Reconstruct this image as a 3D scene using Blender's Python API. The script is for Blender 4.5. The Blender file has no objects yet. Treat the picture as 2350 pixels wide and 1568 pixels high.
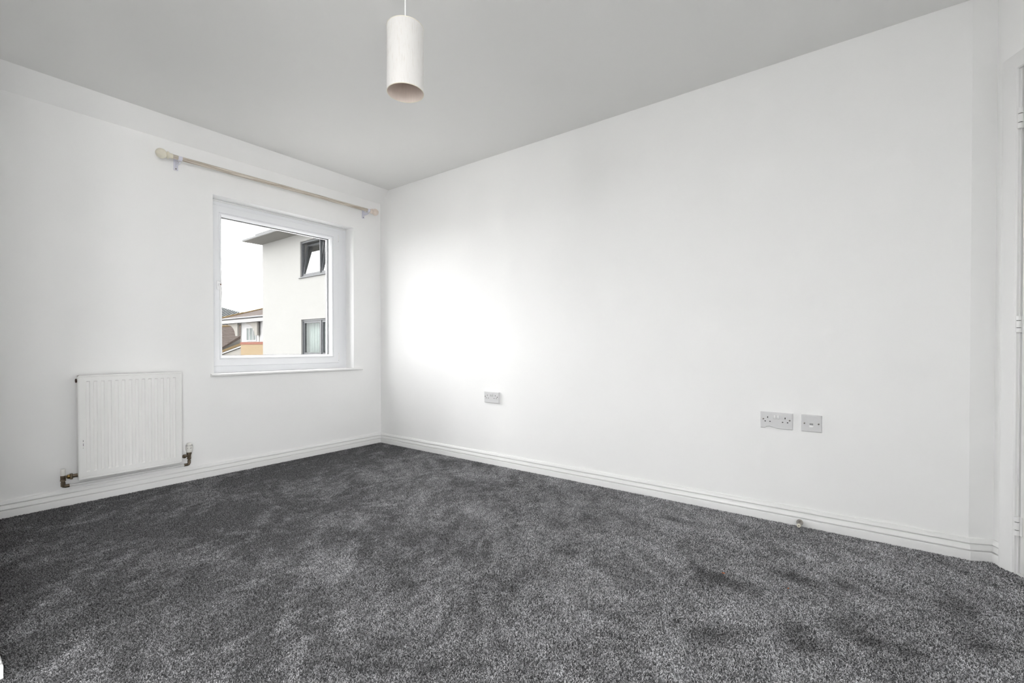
import bpy, bmesh, math, random
import numpy as np
from mathutils import Vector, Matrix
random.seed(7)
rng = np.random.default_rng(11)
SC = bpy.context.scene
COL = SC.collection
R = math.radians

# ------------------------------------------------------------------ camera
PW, PH = 2350, 1568
cam_d = bpy.data.cameras.new('camera')
cam = bpy.data.objects.new('camera', cam_d); COL.objects.link(cam)
CX, CY, FPX = 1177.99, 806.77, 1040.05
YAW, PITCH, ROLL = 2.213, -0.0089, -0.0006
d = Vector((math.cos(PITCH)*math.cos(YAW), math.cos(PITCH)*math.sin(YAW), math.sin(PITCH)))
r = Vector((math.sin(YAW), -math.cos(YAW), 0.0)); u = r.cross(d)
r2 = math.cos(ROLL)*r + math.sin(ROLL)*u; u2 = -math.sin(ROLL)*r + math.cos(ROLL)*u
m = Matrix((r2, u2, -d)).transposed().to_4x4(); m.translation = Vector((3.6484, -2.7391, 0.9126))
cam.matrix_world = m
cam_d.sensor_fit = 'HORIZONTAL'; cam_d.sensor_width = 36.0
cam_d.lens = FPX/PW*36.0
cam_d.shift_x = (PW/2-CX)/PW; cam_d.shift_y = (CY-PH/2)/PW
cam_d.clip_start = 0.02; cam_d.clip_end = 500
SC.camera = cam

# ------------------------------------------------------------------ sky, exposure
SKY = 13.2
QY0, QY1, PZ0_, PZ0, PZ1 = -3.90, -2.62, .06, .06, 2.30
PX0, PX1 = 1.85, 2.52        # openings added in the side and rear walls for fill light
w = bpy.data.worlds.new('overcast_sky'); SC.world = w; w.use_nodes = True
bg = w.node_tree.nodes['Background']
bg.inputs[0].default_value = (1.0, 1.0, 1.0, 1); bg.inputs[1].default_value = SKY
SC.view_settings.view_transform = 'Standard'; SC.view_settings.look = 'None'
SC.view_settings.gamma = 1.0; SC.view_settings.use_curve_mapping = False
SC.view_settings.exposure = 0.27
cy = SC.cycles
cy.use_denoising = True
cy.use_adaptive_sampling = True; cy.adaptive_threshold = .12; cy.adaptive_min_samples = 24
cy.max_bounces = 9; cy.diffuse_bounces = 7; cy.glossy_bounces = 4; cy.transparent_max_bounces = 12; cy.transmission_bounces = 6
cy.caustics_reflective = False; cy.caustics_refractive = False
cy.sample_clamp_indirect = 12

def portal(name, loc, rot, sx, sy):                  # guides sky sampling through a window opening
    l = bpy.data.lights.new(name, 'AREA'); l.shape = 'RECTANGLE'; l.size = sx; l.size_y = sy
    l.cycles.is_portal = True
    o = bpy.data.objects.new(name, l); COL.objects.link(o); o.location = loc; o.rotation_euler = rot
portal('window_daylight', (-0.31, -0.8625, 1.36), (0, R(-90), 0), 1.3, 1.14)

portal('side_fill_portal', (4.80, (QY0+QY1)/2, 1.18), (0, R(90), 0), 2.24, QY1-QY0)  # side and rear portals serve the openings added for fill
portal('rear_fill_portal', ((PX0+PX1)/2, -4.42, 1.18), (R(90), 0, 0), PX1-PX0, 2.24)

# ------------------------------------------------------------------ materials
def srgb(*c):
    return tuple((x/255/12.92 if x/255 <= .04045 else ((x/255+.055)/1.055)**2.4) for x in c)
MATS = {}
def mat(name, col, rough=.5, metal=0.0, spec=.5, var=0.0, vscale=8.0, bump=0.0, bscale=120.0, trans=0.0, sheen=0.0, coat=0.0, stretch=None, dark=None):
    mt = bpy.data.materials.new(name); mt.use_nodes = True; MATS[name] = mt
    nt = mt.node_tree; b = nt.nodes['Principled BSDF']
    b.inputs['Base Color'].default_value = (*col, 1); b.inputs['Roughness'].default_value = rough
    b.inputs['Metallic'].default_value = metal; b.inputs['Specular IOR Level'].default_value = spec
    if sheen: b.inputs['Sheen Weight'].default_value = sheen
    if coat: b.inputs['Coat Weight'].default_value = coat
    tc = nt.nodes.new('ShaderNodeTexCoord'); src = tc.outputs['Object']
    if stretch:
        mp = nt.nodes.new('ShaderNodeMapping'); mp.inputs['Scale'].default_value = stretch
        nt.links.new(src, mp.inputs['Vector']); src = mp.outputs['Vector']
    if var or dark:
        n = nt.nodes.new('ShaderNodeTexNoise'); n.inputs['Scale'].default_value = vscale; n.inputs['Detail'].default_value = 5
        nt.links.new(src, n.inputs['Vector'])
        cr = nt.nodes.new('ShaderNodeValToRGB')
        c0 = dark if dark else tuple(x*(1-var) for x in col)
        cr.color_ramp.elements[0].color = (*c0, 1); cr.color_ramp.elements[1].color = (*(min(1, x*(1+var)) for x in col), 1)
        cr.color_ramp.elements[0].position = .32; cr.color_ramp.elements[1].position = .68
        nt.links.new(n.outputs['Fac'], cr.inputs['Fac']); nt.links.new(cr.outputs['Color'], b.inputs['Base Color'])
    if bump:
        n2 = nt.nodes.new('ShaderNodeTexNoise'); n2.inputs['Scale'].default_value = bscale; n2.inputs['Detail'].default_value = 3
        nt.links.new(src, n2.inputs['Vector'])
        bp = nt.nodes.new('ShaderNodeBump'); bp.inputs['Strength'].default_value = bump; bp.inputs['Distance'].default_value = .002
        nt.links.new(n2.outputs['Fac'], bp.inputs['Height']); nt.links.new(bp.outputs['Normal'], b.inputs['Normal'])
    return mt
mat('wall_paint', (.90, .90, .895), .75, spec=.25, var=.006, vscale=3, bump=.08, bscale=180)
mat('ceiling_paint', (.81, .81, .80), .9, spec=.15, var=.006, vscale=2, bump=.06, bscale=150)
mat('gloss_trim', (.82, .82, .815), .3, spec=.5, var=.006, vscale=5)
mat('upvc', (.83, .84, .86), .28, spec=.5, var=.005, vscale=5)
mat('gasket', (.03, .03, .032), .6, var=.1)
mat('radiator_enamel', (.86, .86, .845), .35, var=.008, vscale=6)
mat('valve_bronze', srgb(120, 108, 92), .42, metal=.75, var=.25, vscale=60)
mat('brass', srgb(190, 160, 100), .25, metal=.95, var=.15, vscale=60)
mat('valve_plastic', (.80, .79, .75), .4, var=.01)
mat('rust', srgb(112, 78, 58), .8, var=.35, vscale=90)
mat('slot_grey', (.16, .16, .155), .6, var=.1)
mat('dark_rust', srgb(70, 52, 46), .8, var=.3, vscale=90)
mat('jack_grey', (.33, .33, .33), .6, var=.05)
mat('fleck_orange', srgb(190, 118, 84), .8, var=.2, vscale=300)
mat('dark_slot', (.02, .02, .02), .7, var=.1)
mat('pole_paint', srgb(226, 219, 207), .55, dark=srgb(150, 137, 122), vscale=5.0, stretch=(34, 1.1, 34), var=.03)
mat('finial_cream', srgb(226, 221, 204), .35, var=.03, vscale=25)
mat('finial_pink', srgb(224, 211, 200), .4, var=.03, vscale=25)
mat('bracket_plastic', (.70, .70, .78), .3, var=.01)
mat('socket_plastic', (.66, .66, .665), .3, var=.01)
mat('switch_plastic', (.86, .86, .86), .25, var=.01)
mat('chrome', (.72, .71, .69), .14, metal=1.0, var=.02)
mat('nickel', (.34, .315, .29), .18, metal=1.0, var=.05)
mat('rubber_cream', (.72, .69, .58), .6, var=.03)
mat('carpet_backing', (.055, .055, .058), .95, spec=.1, var=.5, vscale=260, bump=.5, bscale=300)
mat('render_white', (0.0872, 0.0869, 0.0839), .9, spec=.05, var=.012, vscale=1.2, bump=.1, bscale=60)
mat('frame_grey', (0.0140, 0.0152, 0.0168), .5, spec=.15, var=.05, vscale=4)
mat('roof_grey', (0.0204, 0.0216, 0.0219), .6, spec=.15, var=.06, vscale=2)
mat('soffit_grey', (.070, .069, .065), .9, spec=.05, var=.05, vscale=2)
mat('room_dark', (.03, .03, .03), .9, var=.1)
mat('curtain_cloth', (0.0713, 0.0769, 0.0744), .9, spec=.05, var=.03)
mat('brick_yellow', (0.0805, 0.0616, 0.0386), .95, spec=.03, var=.14, vscale=9, stretch=(1, 1, 3))
mat('brick_red', (0.0657, 0.0296, 0.0222), .95, spec=.03, var=.12, vscale=9)
mat('tile_brown', (0.0184, 0.0143, 0.0122), .95, spec=.03, var=.3, vscale=5)
mat('ridge_ochre', (0.0339, 0.0234, 0.0111), .95, spec=.03, var=.25, vscale=4)
mat('house_white', (0.1232, 0.1232, 0.1232), .8, spec=.05, var=.01)
mat('house_cream', (0.0755, 0.0726, 0.0665), .9, spec=.05, var=.03)
mat('zinc', (.030, .0325, .0328), .8, spec=.03, var=.06, vscale=1)
mat('zinc_dark', (.012, .013, .0135), .8, spec=.03, var=.05)
mat('house_pane', (0.0329, 0.0394, 0.0378), .5, spec=.05, var=.2, vscale=1.5)
mat('bounce_slab_pale', (.62, .61, .58), .9, var=.05, vscale=2)
mat('tarmac', (.30, .295, .285), .95, spec=.05, var=.08, vscale=.5)

def glass_mat(name, refl_lo, refl_hi, tint=(1, 1, 1), rough=0.0):
    mt = bpy.data.materials.new(name); mt.use_nodes = True; MATS[name] = mt; nt = mt.node_tree
    nt.nodes.remove(nt.nodes['Principled BSDF']); out = nt.nodes['Material Output']
    tr = nt.nodes.new('ShaderNodeBsdfTransparent'); tr.inputs[0].default_value = (*tint, 1)
    gl = nt.nodes.new('ShaderNodeBsdfGlossy'); gl.inputs['Roughness'].default_value = rough
    lw = nt.nodes.new('ShaderNodeLayerWeight'); lw.inputs[0].default_value = .25
    mr = nt.nodes.new('ShaderNodeMapRange'); mr.inputs['To Min'].default_value = refl_lo; mr.inputs['To Max'].default_value = refl_hi
    mx = nt.nodes.new('ShaderNodeMixShader')
    nt.links.new(lw.outputs['Fresnel'], mr.inputs['Value']); nt.links.new(mr.outputs['Result'], mx.inputs['Fac'])
    nt.links.new(tr.outputs[0], mx.inputs[1]); nt.links.new(gl.outputs[0], mx.inputs[2]); nt.links.new(mx.outputs[0], out.inputs[0])
glass_mat('window_glass', .015, .5)
glass_mat('coated_glass', .30, .9, (.8, .86, .85))
glass_mat('clear_glass', .0, .03, (.92, .95, .94))

def shade_fabric():                                    # linen-look drum shade: streaked cloth that lets some light through
    mt = bpy.data.materials.new('shade_linen'); mt.use_nodes = True; MATS['shade_linen'] = mt; nt = mt.node_tree
    b = nt.nodes['Principled BSDF']; out = nt.nodes['Material Output']
    tc = nt.nodes.new('ShaderNodeTexCoord'); mp = nt.nodes.new('ShaderNodeMapping'); mp.inputs['Scale'].default_value = (260, 260, 26)
    n = nt.nodes.new('ShaderNodeTexNoise'); n.inputs['Scale'].default_value = 1.0; n.inputs['Detail'].default_value = 4
    cr = nt.nodes.new('ShaderNodeValToRGB')
    cr.color_ramp.elements[0].position = .30; cr.color_ramp.elements[0].color = (.82, .80, .77, 1)
    cr.color_ramp.elements[1].position = .46; cr.color_ramp.elements[1].color = (.88, .87, .855, 1)
    nt.links.new(tc.outputs['Object'], mp.inputs['Vector']); nt.links.new(mp.outputs['Vector'], n.inputs['Vector'])
    nt.links.new(n.outputs['Fac'], cr.inputs['Fac']); nt.links.new(cr.outputs['Color'], b.inputs['Base Color'])
    b.inputs['Roughness'].default_value = .9; b.inputs['Specular IOR Level'].default_value = .1
    tl = nt.nodes.new('ShaderNodeBsdfTranslucent'); nt.links.new(cr.outputs['Color'], tl.inputs['Color'])
    mx = nt.nodes.new('ShaderNodeMixShader'); mx.inputs[0].default_value = .3
    nt.links.new(b.outputs[0], mx.inputs[1]); nt.links.new(tl.outputs[0], mx.inputs[2]); nt.links.new(mx.outputs[0], out.inputs[0])
shade_fabric()
mat('shade_lining', srgb(226, 214, 206), .8, var=.03, vscale=40, stretch=(6, 6, .6))

def carpet_fibre():
    mt = bpy.data.materials.new('carpet_fibre'); mt.use_nodes = True; MATS['carpet_fibre'] = mt; nt = mt.node_tree
    b = nt.nodes['Principled BSDF']
    at = nt.nodes.new('ShaderNodeAttribute'); at.attribute_type = 'INSTANCER'; at.attribute_name = 'tint'
    at2 = nt.nodes.new('ShaderNodeAttribute'); at2.attribute_name = 'strand'
    wn = nt.nodes.new('ShaderNodeTexWhiteNoise'); wn.noise_dimensions = '2D'
    cb = nt.nodes.new('ShaderNodeCombineXYZ'); nt.links.new(at.outputs['Fac'], cb.inputs[0]); nt.links.new(at2.outputs['Fac'], cb.inputs[1])
    sc_ = nt.nodes.new('ShaderNodeVectorMath'); sc_.operation = 'MULTIPLY'; sc_.inputs[1].default_value = (911.7, 4.0, 0)
    fl = nt.nodes.new('ShaderNodeVectorMath'); fl.operation = 'FLOOR'
    nt.links.new(cb.outputs[0], sc_.inputs[0]); nt.links.new(sc_.outputs[0], fl.inputs[0]); nt.links.new(fl.outputs[0], wn.inputs['Vector'])
    cr = nt.nodes.new('ShaderNodeValToRGB'); e = cr.color_ramp.elements
    e[0].position = 0.0; e[0].color = (.035, .034, .036, 1)
    e[1].position = 1.0; e[1].color = (.74, .74, .76, 1)
    for pos, v in ((.25, .085), (.50, .22), (.75, .46)):
        k = e.new(pos); k.color = (v*.985, v*.985, v*1.025, 1)
    nt.links.new(wn.outputs['Value'], cr.inputs['Fac'])
    # cut ends of the yarn are darker than its flanks
    tc = nt.nodes.new('ShaderNodeTexCoord'); sp = nt.nodes.new('ShaderNodeSeparateXYZ'); mr = nt.nodes.new('ShaderNodeMapRange')
    mr.inputs['From Min'].default_value = .0070; mr.inputs['From Max'].default_value = .0100; mr.inputs['To Min'].default_value = 1.0; mr.inputs['To Max'].default_value = .55
    nt.links.new(tc.outputs['Object'], sp.inputs[0]); nt.links.new(sp.outputs['Z'], mr.inputs['Value'])
    ml = nt.nodes.new('ShaderNodeVectorMath'); ml.operation = 'SCALE'
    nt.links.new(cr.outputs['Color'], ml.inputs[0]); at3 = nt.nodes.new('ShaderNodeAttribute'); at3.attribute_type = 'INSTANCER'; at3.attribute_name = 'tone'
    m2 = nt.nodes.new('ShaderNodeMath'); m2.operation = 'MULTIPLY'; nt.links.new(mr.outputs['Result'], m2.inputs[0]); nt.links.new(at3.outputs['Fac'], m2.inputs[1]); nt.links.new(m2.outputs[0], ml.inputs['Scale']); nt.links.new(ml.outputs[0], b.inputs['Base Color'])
    b.inputs['Roughness'].default_value = .7; b.inputs['Specular IOR Level'].default_value = .25
    b.inputs['Sheen Weight'].default_value = .15
carpet_fibre()

# ------------------------------------------------------------------ mesh helpers
def newbm(): return bmesh.new()
def finish(name, bm, m, parent=None, smooth=False, loc=None, angle=None):
    bmesh.ops.recalc_face_normals(bm, faces=bm.faces[:])
    me = bpy.data.meshes.new(name); bm.to_mesh(me); bm.free()
    me.materials.append(MATS[m])
    if smooth:
        me.polygons.foreach_set('use_smooth', [True]*len(me.polygons))
        if angle: 
            try: me.set_sharp_from_angle(angle=R(angle))
            except Exception: pass
    o = bpy.data.objects.new(name, me); COL.objects.link(o)
    if parent: o.parent = parent
    if loc: o.location = loc
    return o
def box(bm, x0, x1, y0, y1, z0, z1, bev=0.0, seg=2):
    t = bmesh.new()
    v = [t.verts.new((x, y, z)) for x in (x0, x1) for y in (y0, y1) for z in (z0, z1)]
    for f in ((0,1,3,2), (4,6,7,5), (0,4,5,1), (2,3,7,6), (0,2,6,4), (1,5,7,3)): t.faces.new([v[i] for i in f])
    bmesh.ops.recalc_face_normals(t, faces=t.faces[:])
    if bev: bmesh.ops.bevel(t, geom=t.edges[:], offset=bev, segments=seg, affect='EDGES', profile=.5)
    merge(bm, t)
def merge(bm, t, mtx=None):
    if mtx is not None: bmesh.ops.transform(t, matrix=mtx, verts=t.verts[:])
    mp = {}
    for v in t.verts: mp[v] = bm.verts.new(v.co)
    for f in t.faces:
        try: bm.faces.new([mp[v] for v in f.verts])
        except ValueError: pass
    t.free()
def obox(name, m, dims, parent=None, bev=0.0, seg=2):
    bm = newbm(); box(bm, *dims, bev=bev, seg=seg); return finish(name, bm, m, parent, smooth=bev > 0, angle=40 if bev else None)
def axis_m(p, q):
    z = (Vector(q)-Vector(p)).normalized()
    a = Vector((0, 0, 1)) if abs(z.z) < .9 else Vector((1, 0, 0))
    x = a.cross(z).normalized(); y = z.cross(x)
    mm = Matrix((x, y, z)).transposed().to_4x4(); mm.translation = Vector(p); return mm
def lathe(bm, prof, p=(0, 0, 0), q=(0, 0, 1), n=24, caps=True):
    """prof: (radius, height along p->q)"""
    t = bmesh.new(); rings = []
    for (rad, h) in prof:
        if rad < 1e-6: rings.append([t.verts.new((0, 0, h))])
        else: rings.append([t.verts.new((rad*math.cos(2*math.pi*i/n), rad*math.sin(2*math.pi*i/n), h)) for i in range(n)])
    for a, b in zip(rings, rings[1:]):
        for i in range(n):
            j = (i+1) % n
            if len(a) == 1 and len(b) == 1: continue
            if len(a) == 1: t.faces.new((a[0], b[i], b[j]))
            elif len(b) == 1: t.faces.new((a[i], b[0], a[j]))
            else: t.faces.new((a[i], b[i], b[j], a[j]))
    if caps:
        for rg in (rings[0], rings[-1]):
            if len(rg) > 2: t.faces.new(rg)
    bmesh.ops.recalc_face_normals(t, faces=t.faces[:])
    merge(bm, t, axis_m(p, q))
def cyl(bm, p, q, rad, n=20, bev=0.0):
    L = (Vector(q)-Vector(p)).length
    pr = [(rad, 0), (rad, L)] if not bev else [(rad-bev, 0), (rad, bev), (rad, L-bev), (rad-bev, L)]
    lathe(bm, pr, p, q, n)
def tube(bm, pts, rad, n=12):
    pts = [Vector(p) for p in pts]; rings = []
    x = None
    for i, p in enumerate(pts):
        tg = (pts[min(i+1, len(pts)-1)]-pts[max(i-1, 0)]).normalized()
        if x is None:
            a = Vector((0, 0, 1)) if abs(tg.z) < .9 else Vector((1, 0, 0)); x = a.cross(tg).normalized()
        x = (x-tg*x.dot(tg)).normalized(); y = tg.cross(x)
        rings.append([bm.verts.new(p+rad*(math.cos(2*math.pi*k/n)*x+math.sin(2*math.pi*k/n)*y)) for k in range(n)])
    for a, b in zip(rings, rings[1:]):
        for i in range(n): bm.faces.new((a[i], b[i], b[(i+1) % n], a[(i+1) % n]))
    bm.faces.new(rings[0]); bm.faces.new(rings[-1])
def extrude_poly(bm, pts, vec):
    """closed polygon pts (3D) swept by vec"""
    a = [bm.verts.new(p) for p in pts]; b = [bm.verts.new(Vector(p)+Vector(vec)) for p in pts]
    n = len(pts); bm.faces.new(a); bm.faces.new(b[::-1])
    for i in range(n): bm.faces.new((a[i], b[i], b[(i+1) % n], a[(i+1) % n]))
def ring_frame(bm, o, uax, vax, nax, u0, u1, v0, v1, prof, gap=0.0):
    """mitred rectangular frame: prof = [(inset from outer edge, height along nax)] open profile, closed at back"""
    o, uax, vax, nax = Vector(o), Vector(uax), Vector(vax), Vector(nax)
    loops = []
    for (ins, h) in prof:
        c = [(u0+ins, v0+ins), (u1-ins, v0+ins), (u1-ins, v1-ins), (u0+ins, v1-ins)]
        loops.append([bm.verts.new(o+uax*a+vax*b+nax*h) for a, b in c])
    k = len(loops)
    for i in range(k):
        A, B = loops[i], loops[(i+1) % k]
        for j in range(4): bm.faces.new((A[j], B[j], B[(j+1) % 4], A[(j+1) % 4]))
def empty(name, loc=(0, 0, 0), rotz=0):
    o = bpy.data.objects.new(name, None); COL.objects.link(o); o.location = loc; o.rotation_euler = (0, 0, rotz); o.empty_display_size = .1
    return o
def tag(o, label, cat, kind=None, group=None):
    o['label'] = label; o['category'] = cat
    if kind: o['kind'] = kind
    if group: o['group'] = group
    return o

# ================================================================== SETTING
H = 2.40; CH_X, CH_Z = .127, .108                       # ceiling height; sloped strip above the window wall
TH = R(24.8); S2 = Vector((math.cos(TH), math.sin(TH), 0)); N2 = Vector((math.sin(TH), -math.cos(TH), 0))
A0 = Vector((4.0545, 0, 0)); B0 = A0+S2*.0896; D0 = B0+N2*1.06
YR = -2.605; XR = 1.757; YB = -4.20; XE = D0.x
WT = .30
# opening of the window
OY0, OY1, OZ0, OZ1 = -1.430, -.295, .705, 2.004

def slab_with_hole(bm, us, vs, hole, place, t0, t1):
    """grid slab; place(u, v, t) -> xyz; hole=(iu0,iu1,iv0,iv1) cell range left open"""
    def is_hole(i, j): return hole and hole[0] <= i < hole[1] and hole[2] <= j < hole[3]
    V = {}
    def vv(i, j, k):
        if (i, j, k) not in V: V[(i, j, k)] = bm.verts.new(place(us[i], vs[j], (t0, t1)[k]))
        return V[(i, j, k)]
    nu, nv = len(us)-1, len(vs)-1
    for i in range(nu):
        for j in range(nv):
            if is_hole(i, j): continue
            for k in (0, 1): bm.faces.new([vv(i, j, k), vv(i+1, j, k), vv(i+1, j+1, k), vv(i, j+1, k)])
            for (di, dj, e) in ((-1, 0, ((i, j), (i, j+1))), (1, 0, ((i+1, j), (i+1, j+1))), (0, -1, ((i, j), (i+1, j))), (0, 1, ((i, j+1), (i+1, j+1)))):
                a, b = i+di, j+dj
                if a < 0 or b < 0 or a >= nu or b >= nv or is_hole(a, b):
                    (p, q), (p2, q2) = e; bm.faces.new([vv(p, q, 0), vv(p2, q2, 0), vv(p2, q2, 1), vv(p, q, 1)])

bm = newbm()
slab_with_hole(bm, [-2.95, OY0, OY1, .25], [-.2, OZ0, OZ1, H], (1, 2, 1, 2), lambda a, b, t: (t, a, b), -WT, 0.0)
extrude_poly(bm, [(0, YR-.1, H-CH_Z), (0, YR-.1, H+.01), (CH_X+.012, YR-.1, H+.01)], (0, -YR+.1, 0))
tag(finish('wall_left', bm, 'wall_paint'), 'white painted wall with the window and the radiator, sloped strip along its top', 'wall', 'structure')
tag(obox('wall_right', 'wall_paint', (-.02, A0.x, 0, .25, -.2, H)), 'long white painted wall with the sockets, window light washing over its far end', 'wall', 'structure')
bm = newbm()
extrude_poly(bm, [A0+Vector((0, 0, -.2)), B0+Vector((0, 0, -.2)), B0+S2*.0+Vector((-.09, .21, -.2)), A0+Vector((0, .25, -.2))], (0, 0, H+.2))
tag(finish('wall_end', bm, 'wall_paint'), 'narrow angled strip of white wall between the long wall and the door', 'wall', 'structure')
# door wall with opening for the door
DU0, DU1, DZ1 = .112, .112+.80, 2.03
bm = newbm()
slab_with_hole(bm, [0, DU0, DU1, 1.06], [-.2, 0.0, DZ1, H], (1, 2, 1, 2), lambda a, b, t: B0+N2*a+S2*t+Vector((0, 0, b)), 0.0, .12)
tag(finish('wall_door', bm, 'wall_paint'), 'short angled white wall that holds the door at the picture edge', 'wall', 'structure')
bm = newbm()
slab_with_hole(bm, [YB-.2, QY0, QY1, D0.y], [-.2, PZ0_, 2.30, H], (1, 2, 1, 2), lambda a, b, t: (t, a, b), XE, XE+.2)
tag(finish('wall_side', bm, 'wall_paint'), 'white side wall with added glazed doors for fill light, beyond the entrance door', 'wall', 'structure')
bm = newbm()
extrude_poly(bm, [(-.02, YR, -.2), (XR, YR, -.2), (XR, YB, -.2), (XR-.25, YB, -.2), (XR-.25, YR-.25, -.2), (-.02, YR-.25, -.2)], (0, 0, H+.2))
tag(finish('wall_return', bm, 'wall_paint'), 'white wall return whose skirting just enters the lower corner of the picture', 'wall', 'structure')
bm = newbm()
slab_with_hole(bm, [XR-.25, PX0, PX1, XE+.2], [-.2, PZ0, PZ1, H], (1, 2, 1, 2), lambda a, b, t: (a, t, b), YB-.2, YB)
tag(finish('wall_rear', bm, 'wall_paint'), 'white rear wall with an added glazed door for fill light', 'wall', 'structure')
tag(obox('ceiling', 'ceiling_paint', (-.3, XE+.3, YB-.2, .35, H, H+.2)), 'flat matte white ceiling', 'ceiling', 'structure')
tag(obox('floor', 'carpet_backing', (-.02, XE+.2, YB, .25, -.12, -.006)), 'floor under the grey carpet', 'floor', 'structure')

bm = newbm()
extrude_poly(bm, [B0+N2*-.15+S2*.125+Vector((0, 0, -.2)), B0+N2*1.06+S2*.125+Vector((0, 0, -.2)), B0+N2*1.06+S2*.20+Vector((0, 0, -.2)), B0+N2*-.15+S2*.20+Vector((0, 0, -.2))], (0, 0, H+.2))
tag(finish('door_light_block', bm, 'wall_paint'), 'unseen white panel added behind the closed door to block stray daylight', 'wall', 'structure')  # unseen panel added to stop sky light leaking round the door

# skirting: profile swept along a polyline with mitres (out, z)
SKP = [(0, -.004), (.0180, -.004), (.0180, .0335), (.0174, .0358), (.0155, .0370), (.0055, .0378), (.0055, .0410), (.0138, .0419), (.0144, .0440),
       (.0128, .0510), (.0098, .0585), (.0070, .0640), (.0030, .0660), (.0030, .0690), (.0120, .0698), (.0124, .0716), (.0112, .0755), (.0080, .0850), (.0050, .0890), (0, .0905)]
def skirting(name, path, ends=True):
    pts = [Vector((a, b, 0)) for a, b in path]; bm = newbm(); rings = []
    for i, p in enumerate(pts):
        def nrm(a, b): t = (b-a).normalized(); return Vector((t.y, -t.x, 0))     # room side on the right of travel
        if i == 0: nn = nrm(pts[0], pts[1]); s = 1
        elif i == len(pts)-1: nn = nrm(pts[-2], pts[-1]); s = 1
        else:
            n1, n2 = nrm(pts[i-1], p), nrm(p, pts[i+1]); nn = (n1+n2).normalized(); s = 1/max(.2, nn.dot(n1))
        rings.append([bm.verts.new(p+nn*(o*s)+Vector((0, 0, z))) for o, z in SKP])
    for a, b in zip(rings, rings[1:]):
        for j in range(len(SKP)-1): bm.faces.new((a[j], b[j], b[j+1], a[j+1]))
    for rg in (rings[0], rings[-1]): bm.faces.new(rg)
    return finish(name, bm, 'gloss_trim', smooth=True, angle=20)
arch_s = .0535
E0 = B0+N2*arch_s
tag(skirting('baseboard_left', [(0, YR), (0, 0)]), 'white moulded skirting board below the radiator and window', 'skirting', 'structure')
tag(skirting('baseboard_right', [(0, 0), (A0.x, 0), (B0.x, B0.y), (E0.x, E0.y)]), 'white moulded skirting board along the long wall to the door', 'skirting', 'structure')
tag(skirting('baseboard_return', [(XR, YB), (XR, YR), (0, YR)]), 'white skirting corner just inside the lower corner of the picture', 'skirting', 'structure')

# ------------------------------------------------------------------ door with casing
dr = tag(empty('door_1', tuple(B0+N2*DU0)), 'white hinged door at the picture edge, in a moulded white casing', 'door', 'structure')
mw = Matrix((N2, S2, Vector((0, 0, 1)))).transposed().to_4x4()    # local x along wall, local y into wall
mw.translation = B0
def dwall(name, bm, m, smooth=False):
    bmesh.ops.transform(bm, matrix=mw, verts=bm.verts[:])
    bmesh.ops.translate(bm, vec=-(B0+N2*DU0), verts=bm.verts[:])
    return finish(name, bm, m, dr, smooth=smooth, angle=30 if smooth else None)
APR = [(0, 0), (0, -.0185), (.003, -.0205), (.014, -.0215), (.020, -.0200), (.024, -.0200), (.050, -.0120), (.056, -.0120), (.060, -.007), (.060, 0)]
bm = newbm(); rings = []
c0, c1, ct = DU0-.062+.002, DU1+.062-.002, DZ1+.058
for kind in range(4):
    rg = []
    for ins, h in APR:
        a = c0+ins if kind < 2 else c1-ins; z = -.004 if kind in (0, 3) else ct-ins
        rg.append(bm.verts.new((a, h, z)))
    rings.append(rg)
for a, b in zip(rings, rings[1:]):
    for j in range(len(APR)): bm.faces.new((a[j], b[j], b[(j+1) % len(APR)], a[(j+1) % len(APR)]))
bm.faces.new(rings[0]); bm.faces.new(rings[-1])
dwall('casing', bm, 'gloss_trim', True)
bm = newbm()
box(bm, DU0, DU0+.004, .002, .12, -.004, DZ1); box(bm, DU1-.004, DU1, .002, .12, -.004, DZ1); box(bm, DU0, DU1, .002, .12, DZ1-.004, DZ1)
dwall('door_lining', bm, 'gloss_trim')
bm = newbm()
box(bm, DU0+.004, DU0+.020, .0415, .060, -.004, DZ1-.004); box(bm, DU1-.020, DU1-.004, .0415, .060, -.004, DZ1-.004); box(bm, DU0+.004, DU1-.004, .0415, .060, DZ1-.020, DZ1-.004)
dwall('door_stop_bead', bm, 'gloss_trim')
bm = newbm(); g = .0065
box(bm, DU0+.004+g, DU1-.004-g, .004, .040, .006, DZ1-.004-.004, bev=.0015)
leaf = dwall('door_leaf', bm, 'gloss_trim', True)
for i, (z0, z1) in enumerate(((.155, .2305), (.9715, 1.0375), (1.786, 1.868))):
    hw = .0095; xk = DU0+.006; hh = (z1-z0)
    bm = newbm()
    for (a, b) in ((0, .27), (.30, .70), (.73, 1.0)):
        lathe(bm, [(.0072, 0), (.0082, .0006), (.0082, hh*(b-a)-.0006), (.0072, hh*(b-a))], (xk, -.004, z0+hh*a), (xk, -.004, z0+hh*a+1), 14)
    box(bm, xk-.016, xk+.016, .0015, .0035, z0, z1)
    hg = dwall('hinge', bm, 'gloss_trim', True); hg['label'] = 'white painted three-knuckle hinge'
    bm = newbm(); cyl(bm, (xk, -.004, z0+.001), (xk, -.004, z1-.001), .0055, 10)
    pn = dwall('hinge_pin', bm, 'dark_slot'); pn.parent = hg

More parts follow.
